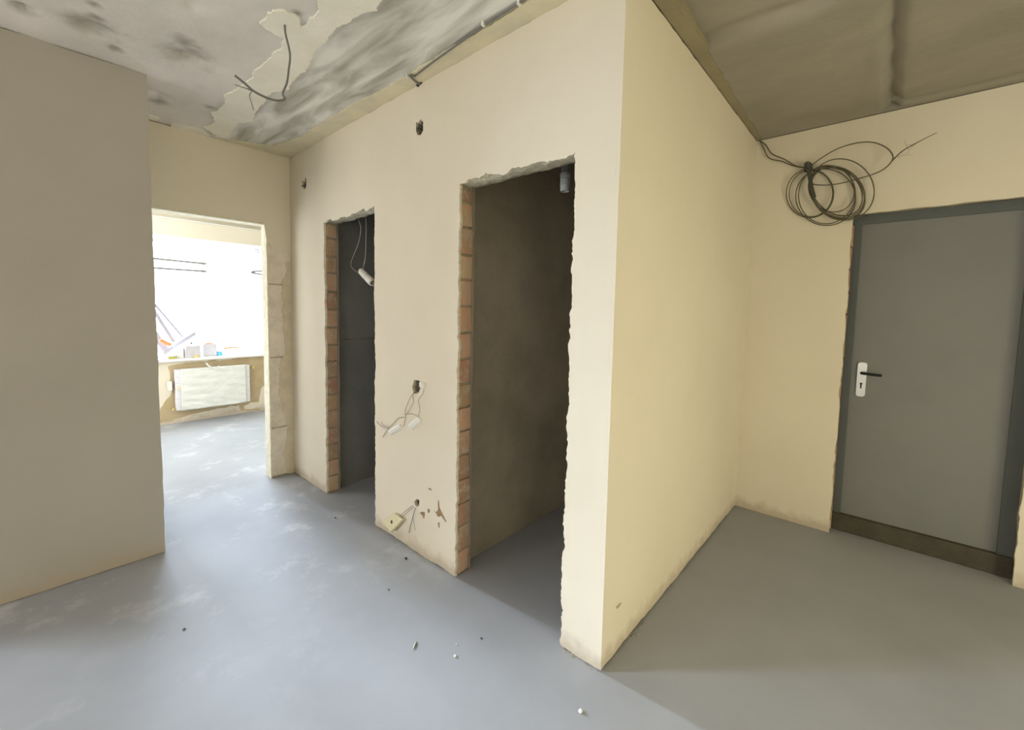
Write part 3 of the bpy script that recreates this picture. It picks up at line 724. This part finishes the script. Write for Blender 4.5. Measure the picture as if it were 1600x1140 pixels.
# wires sticking in the two upper box holes
for (px, py, lab) in ((475, 287, 'tuft of dark cut wires in the small hole near the back corner'), (655, 198, 'tuft of dark cut wires in the hole high between the doorways')):
    t = empty('wire_tuft', W(px, py), lab, 'wiring'); rnd = random.Random(px)
    for k in range(5):
        a = W(px + rnd.uniform(-2, 2), py + rnd.uniform(-6, 6), -.03); b = W(px + rnd.uniform(-4, 4), py + rnd.uniform(-9, 9), .006)
        wire('wire', [a, (a + b) / 2 + Vector((0, .004, 0)), b], .0025, M['cable'] if k % 2 else M['cable_grey'], t, 4)

# ---- bulb holder hanging in the narrow doorway
XH = 1.73
bh = empty('lamp_holder', P(XH, 572, 430), 'white lamp holder hanging on two thin wires in the narrow doorway', 'lamp')
wire('wire', [Vector((XH, P(XH, 557, 322).y + .01, H + .005)), P(XH, 558, 322), P(XH, 560, 342), P(XH, 564, 357), P(XH, 560, 380), P(XH, 553, 398), P(XH, 548, 412), P(XH, 552, 420), P(XH, 561, 427)], .0020, M['wire_white'], bh)
wire('wire', [Vector((XH, P(XH, 570, 320).y + .004, H + .005)), P(XH, 570, 320), P(XH, 572, 345), P(XH, 572, 370), P(XH, 571, 400), P(XH, 569, 412), P(XH, 567, 422)], .0020, M['wire_white'], bh)
a, b = P(XH, 564, 423), P(XH - .01, 583, 442)
ax = (b - a).normalized(); L = (b - a).length
bm = bmesh.new(); q = ax.orthogonal().normalized(); s = ax.cross(q)
prof = [(0, .004), (.0, .022), (.08, .027), (.45, .029), (.47, .022), (.55, .021), (.57, .030), (.9, .031), (1.0, .026), (1.0, .018), (.8, .016)]
rings = [[bm.verts.new(a + ax * L * t + (q * cos(2 * pi * k / 16) + s * sin(2 * pi * k / 16)) * rr) for k in range(16)] for t, rr in prof]
for i in range(len(rings) - 1):
    for k in range(16): bm.faces.new((rings[i][k], rings[i][(k + 1) % 16], rings[i + 1][(k + 1) % 16], rings[i + 1][k]))
bm.faces.new(rings[0]); bm.faces.new(rings[-1])
obj('holder_body', bm, M['white'], bh, True)

# ---- pipe end in the wide doorway room
xp = 2.0; pa = on(0, xp, 882.5, 255); zb = on(0, xp, 882.5, 299).z; yp = on(0, xp, 882.8, 280).y
pp = empty('drain_pipe', (xp, yp, H), 'grey plastic pipe stub hanging from the ceiling inside the wide doorway', 'pipe')
def lathe(name, prof, c, m, parent, seg=24):
    bm = bmesh.new(); R = [[bm.verts.new((c[0] + cos(2 * pi * k / seg) * r, c[1] + sin(2 * pi * k / seg) * r, z)) for k in range(seg)] for r, z in prof]
    for i in range(len(R) - 1):
        for k in range(seg): bm.faces.new((R[i][k], R[i][(k + 1) % seg], R[i + 1][(k + 1) % seg], R[i + 1][k]))
    bm.faces.new(R[0]); bm.faces.new(R[-1])
    return obj(name, bm, m, parent, False)
zm = zb + .095
lathe('pipe', [(.022, H + .01), (.022, zm)], (xp, yp), M['pipe'], pp)
pr = [(.020, zm + .004), (.027, zm), (.028, zm - .012)]
z = zm - .014
while z > zb + .03: pr += [(.0245, z), (.0265, z - .004), (.0265, z - .007), (.0245, z - .009)]; z -= .011
pr += [(.025, zb + .02), (.024, zb), (.018, zb), (.017, zb + .03)]
lathe('coupling', pr, (xp, yp), M['pipe_l'], pp)

# ---- radiator under the window
RY = FY - .10
ra = empty('radiator', (1.6, RY, .14), 'panel radiator still wrapped in crinkled film below the window', 'radiator')
rx0, rx1 = on(1, RY - .03, 275, 610).x, on(1, RY - .03, 391, 600).x
rz1, rz0 = on(1, RY - .03, 330, 574).z, on(1, RY - .03, 330, 635).z
obox('panel', (rx0, RY - .02, rz0), (rx1, RY + .06, rz1), M['radiator'], ra, .008)
bm = bmesh.new(); nx, nz = 44, 26
V = [[bm.verts.new((rx0 + .05 + (rx1 - rx0 - .10) * i / nx, RY - .034 - .010 * noise.fractal(Vector((i * .10, j * .55 + i * .08, 2)), 1, 2, 3) - .006 * abs(sin(j * .6 + i * .07)), rz0 - .004 + (rz1 - rz0 + .012) * j / nz)) for j in range(nz + 1)] for i in range(nx + 1)]
for i in range(nx):
    for j in range(nz): bm.faces.new((V[i][j], V[i + 1][j], V[i + 1][j + 1], V[i][j + 1]))

fo = obj('film_wrap', bm, M['film'], ra, True, True); s_ = fo.modifiers.new('thick', 'SOLIDIFY'); s_.thickness = .003
for x in (rx0 + .02, rx1 - .02):
    for z in (.82, .68, .30):
        zz = rz0 + (rz1 - rz0) * z
        obox('slot', (x - .008, RY - .022, zz - .006), (x + .008, RY - .018, zz + .006), M['carton'], ra)
obox('end_bracket', (rx0 - .07, RY + .0, rz0 + .26), (rx0 - .03, RY + .08, rz0 + .37), M['white'], ra, .004)
obox('film_tape', (rx0 + .01, RY - .028, rz0 + .26), (rx0 + .055, RY - .019, rz0 + .32), M['plaster'], ra)
for q in ((270, 639), (395, 574)):
    c = on(1, RY, *q); bm = bmesh.new()
    bmesh.ops.create_cone(bm, cap_ends=True, segments=12, radius1=.017, radius2=.014, depth=.05, matrix=Matrix.Translation(c) @ Matrix.Rotation(pi / 2, 4, 'X'))
    bmesh.ops.create_cone(bm, cap_ends=True, segments=12, radius1=.010, radius2=.010, depth=.06, matrix=Matrix.Translation(c + Vector((0, .050, 0))) @ Matrix.Rotation(pi / 2, 4, 'X'))
    obj('valve', bm, M['brass'], ra)
c = on(1, RY - .02, 330, 570)
tw = [on(1, RY - .03, 322, 567), on(1, RY - .045, 327, 572), on(1, RY - .05, 335, 575), on(1, RY - .04, 342, 571)]
wire('film_twist', tw, .011, M['film'], ra, 5, False, .5)

# ---- clutter on the sill
SY = FY + .05
def sp(px, py=552, y=SY): v = on(2, ZS, px, py); return on(1, y, px, py)
def sx(px, y=SY): return on(1, y, px, 550).x
def carton(name, p0, p1, ht, y, lab, m, cat, rz=0, group=None, dp=.11):
    x0, x1 = sx(p0, y), sx(p1, y); cxm = (x0 + x1) / 2; hw = (x1 - x0) / 2
    t = empty(name, (cxm, y + dp / 2, ZS), lab, cat, group)
    bm = bmesh.new(); box(bm, (-hw, -dp / 2, 0), (hw, dp / 2, ht - .004), .002)
    R_ = Matrix.Rotation(rz, 4, 'Z'); T = Matrix.Translation((cxm, y + dp / 2, ZS))
    bm.transform(T @ R_); obj('carton_body', bm, m, t)
    for sgn in (-1, 1):
        bm = bmesh.new(); box(bm, (min(0, sgn * hw), -dp / 2 - .001, ht - .004), (max(0, sgn * hw), dp / 2 + .001, ht), .0008)
        bm.transform(T @ R_); obj('lid_flap', bm, m, t)
    return t
carton('carton', 289, 313, .150, FY - .04, 'widest pale grey carton on the sill, front centre', M['carton'], 'box', .12)
carton('carton', 318, 339, .160, FY + .02, 'pale carton on the sill with an orange lid on top', M['carton'], 'box', -.05)
carton('carton', 275, 287, .125, FY - .02, 'small narrow white carton on the sill beside the leaning profiles', M['white'], 'box', .0, None, .08)
c = Vector((sx(327, FY + .06), FY + .07, ZS + .161))
t = empty('orange_lid', c, 'flat orange lid lying on the pale carton', 'lid')
bm = bmesh.new(); box(bm, c - Vector((.045, .03, 0)), c + Vector((.045, .03, .012)), .004); obj('lid', bm, M['orange'], t)
bm = bmesh.new(); box(bm, c + Vector((-.015, -.01, .012)), c + Vector((.015, .01, .02)), .003); obj('grip', bm, M['orange'], t)
c = Vector((sx(343.5, FY + .03), FY + .05, ZS))
t = empty('cyan_jar', c, 'small cyan tub on the window sill right of the cartons', 'jar')
lathe('jar', [(.03, ZS), (.038, ZS + .004), (.038, ZS + .05), (.034, ZS + .054)], (c.x, c.y), M['blue'], t)
lathe('lid', [(.040, ZS + .054), (.040, ZS + .066), (.03, ZS + .07)], (c.x, c.y), M['white'], t)
c = Vector((sx(352, FY + .03), FY + .05, ZS))
t = empty('putty_knife', c, 'small dark-handled tool lying right of the cyan tub', 'tool')
bm = bmesh.new(); box(bm, c + Vector((-.03, -.008, 0)), c + Vector((.012, .008, .012)), .003); obj('handle', bm, M['cable'], t)
bm = bmesh.new(); box(bm, c + Vector((.012, -.014, .004)), c + Vector((.05, .014, .006))); obj('blade', bm, M['steel'], t)
c = Vector((sx(362, FY + .16), FY + .18, ZS))
t = empty('paint_brush', c, 'pinkish-handled brush propped flat near the sill centre right', 'brush')
bm = bmesh.new(); tube(bm, catmull([c + Vector((-.09, 0, .078)), c + Vector((0, 0, .088)), c + Vector((.09, 0, .080))], 4), .014, 8); obj('handle', bm, M['orange'], t, True)
bm = bmesh.new(); box(bm, c + Vector((-.03, -.012, 0)), c + Vector((-.01, .012, .080)), .003); obj('stand_block', bm, M['white'], t)
c = Vector((sx(269, FY - .045), FY - .04, ZS))
t = empty('sponge', c, 'olive-yellow sponge on the sill beneath the leaning profiles', 'sponge')
bm = bmesh.new(); box(bm, c - Vector((.045, .03, 0)), c + Vector((.045, .03, .03)), .006); obj('foam', bm, M['yellow'], t)
bm = bmesh.new(); box(bm, c + Vector((-.045, -.03, .03)), c + Vector((.045, .03, .037)), .002); obj('scrub_face', bm, M['green'], t)
c = Vector((sx(258, FY + .03), FY + .04, ZS))
t = empty('paint_roller', c, 'orange-handled roller lying slanted in front of the leaning white profiles', 'tool')
a, b = on(1, FY + .04, 250, 531), on(1, FY + .04, 267, 539)
wire('handle', [a, (a + b) / 2, b], .024, M['orange'], t)
wire('roller_rod', [b, b + Vector((.03, 0, -.03)), Vector((b.x + .03, b.y, ZS + .004))], .004, M['steel'], t)
c = Vector((sx(300, FY + .18), FY + .19, ZS))
t = empty('spray_bottle', c, 'small green-labelled bottle standing behind the pale cartons', 'bottle')
lathe('bottle_body', [(.02, ZS), (.026, ZS + .004), (.026, ZS + .12), (.012, ZS + .14), (.010, ZS + .155)], (c.x, c.y), M['white'], t)
lathe('label_band', [(.0265, ZS + .05), (.0268, ZS + .06), (.0268, ZS + .10), (.0265, ZS + .11)], (c.x, c.y), M['green'], t)
lathe('cap', [(.013, ZS + .155), (.013, ZS + .18), (.008, ZS + .185)], (c.x, c.y), M['cable'], t)
# tape roll at front of sill
c = Vector((sx(307, FY - .06), FY - .058, ZS))
t = empty('tape_roll', c, 'little brass-yellow roll at the front edge of the sill', 'tape')
bm = bmesh.new(); bmesh.ops.create_cone(bm, cap_ends=True, segments=18, radius1=.024, radius2=.024, depth=.03, matrix=Matrix.Translation((0, 0, .015))); bm.transform(Matrix.Translation(c)); obj('roll', bm, M['brass'], t)
bm = bmesh.new(); bmesh.ops.create_cone(bm, cap_ends=True, segments=14, radius1=.012, radius2=.012, depth=.002, matrix=Matrix.Translation((0, 0, .031))); bm.transform(Matrix.Translation(c)); obj('core', bm, M['carton'], t)

# leaning white profiles at the left of the sill
def leaner(a, b, wd, lab):
    a, b = Vector(a), Vector(b)
    if b.x < WX0 + .03: b = a.lerp(b, (a.x - WX0 - .03) / (a.x - b.x))
    ax = (b - a).normalized(); s = ax.cross(Vector((0, 1, 0))).normalized(); q = Vector((0, 1, 0)); L = (b - a).length
    bm = bmesh.new()
    pr = [(-.5, 0), (.5, 0), (.5, .35), (.42, .35), (.42, .08), (-.42, .08), (-.42, .35), (-.5, .35)]
    R1 = [bm.verts.new(a + s * p * wd + q * r * wd) for p, r in pr]; R2 = [bm.verts.new(b + s * p * wd + q * r * wd) for p, r in pr]
    for k in range(8): bm.faces.new((R1[k], R1[(k + 1) % 8], R2[(k + 1) % 8], R2[k]))
    bm.faces.new(R1); bm.faces.new(R2[::-1])
    o = obj('plastic_profile', bm, M['profile']); tag(o, lab, 'profile', 'white profiles leaning on the sill'); return o
leaner(on(1, FY + .10, 262, 550), on(1, FY + .22, 210, 478), .075, 'thick white plastic profile leaning left, foot beside the sponge')
leaner(on(1, FY + .14, 272, 534), on(1, FY + .24, 212, 440), .038, 'thin white profile, middle one of the left-leaning pair')
leaner(on(1, FY + .18, 287, 528), on(1, FY + .25, 220, 450), .026, 'thinnest grey-edged profile, topmost of those leaning left')
leaner(on(1, FY + .06, 256, 552), on(1, FY + .16, 306, 520), .045, 'white profile lying slanted up to the right over the cartons')

# window latch knob
c = on(1, FYW - .02, 402, 393)
t = empty('window_hook', c, 'small mauve knob hanging at the upper right of the window', 'knob')
lathe('knob', [(.006, c.z + .045), (.018, c.z + .03), (.034, c.z + .0), (.028, c.z - .030), (.008, c.z - .038)], (c.x, c.y), M['profile'], t)
wire('cord', [Vector((c.x, c.y, c.z + .04)), Vector((c.x, c.y, c.z + .09)), Vector((c.x, c.y + .004, WZ1 - .01))], .002, M['wire_white'], t)

# ---- thin cables strung across the window
YO = FYW - .02
for a, b, lab in (((230, 401), (323, 412), 'upper of two thin cables crossing the left half of the window'), ((230, 416), (323, 424), 'lower of two thin cables crossing the left half of the window')):
    A, B = on(1, YO, *a), on(1, YO, *b); A = A + (A - B) * ((A.x - WX0 - .02) / (B.x - A.x))
    o = wire('window_cable', [A, (A + B) / 2 - Vector((0, 0, .012)), B], .014, M['cable_grey']); tag(o, lab, 'cable')
A = on(1, YO, 392, 425); B = on(1, YO, 415, 423); C_ = on(1, YO, 415, 430)
o = wire('window_cable', [Vector((WX1 - .03, YO, B.z + .02)), B, A, C_, Vector((WX1 - .03, YO, C_.z - .04))], .014, M['cable_grey']); tag(o, 'loop of thin cable at the right side of the window', 'cable')

# ---- debris on the floor
def fp(px, py): return on(2, 0, px, py)
a, b = fp(646, 1014), fp(650, 1003)
o = wire('screw', [a + Vector((0, 0, .003)), (a + b) / 2 + Vector((0, 0, .003)), b + Vector((0, 0, .003))], .0024, M['steel'])
tag(o, 'shiny thin screw lying alone on the open floor', 'screw')
for q, s, m, lab in (((711, 1025), .006, 'chip', 'white plaster crumb right of the shiny screw, nearer the camera'), ((713, 1007), .004, 'chip', 'smaller white crumb just behind the other one'),
                     ((907, 1112), .008, 'chip', 'white plaster crumb at the bottom edge near the wall corner'), ((288, 983), .006, 'cable', 'dark speck of grit beside the pier shadow'),
                     ((634, 873), .009, 'dark_hole', 'dark crumb close to the foot of the central wall'), ((607, 921), .005, 'cable', 'tiny dark speck mid-floor left of the wide doorway'),
                     ((752, 997), .005, 'cable', 'tiny brown speck in front of the wide doorway'), ((524, 809), .006, 'dark_hole', 'dark speck in front of the narrow doorway')):
    c = fp(*q); bm = bmesh.new(); bmesh.ops.create_icosphere(bm, subdivisions=2, radius=s)
    for v in bm.verts: v.co = Vector((v.co.x, v.co.y, v.co.z * .55)) * (1 + .5 * noise.noise(v.co * 90 + Vector(q).to_3d())) + c + Vector((0, 0, s * .45))
    o = obj('plaster_crumb' if m == 'chip' else 'grit', bm, M[m]); tag(o, lab, 'crumb')
# crumbs of plaster along the feet of the walls
bm = bmesh.new(); rnd = random.Random(5)
for k in range(150):
    u = rnd.random()
    if k % 3 == 0: c = Vector((XA - abs(rnd.gauss(0, .012)), rnd.choice((rnd.uniform(.8, .98), rnd.uniform(1.7, 2.5), rnd.uniform(3.25, 3.8))), 0))
    elif k % 3 == 1: c = Vector((rnd.uniform(1.6, 3.6), YC - abs(rnd.gauss(0, .012)), 0))
    else: c = Vector((X7 - abs(rnd.gauss(0, .01)), rnd.uniform(.22, .75), 0))
    s = rnd.uniform(.0015, .005); r = bmesh.ops.create_icosphere(bm, subdivisions=1, radius=s)
    for v in r['verts']: v.co = Vector((v.co.x * rnd.uniform(.7, 1.3), v.co.y * rnd.uniform(.7, 1.3), v.co.z * .7)) + c + Vector((0, 0, s * .5))
o = obj('plaster_rubble', bm, M['mortar']); tag(o, 'fine plaster crumbs scattered along the feet of the walls', 'rubble', kind='stuff')
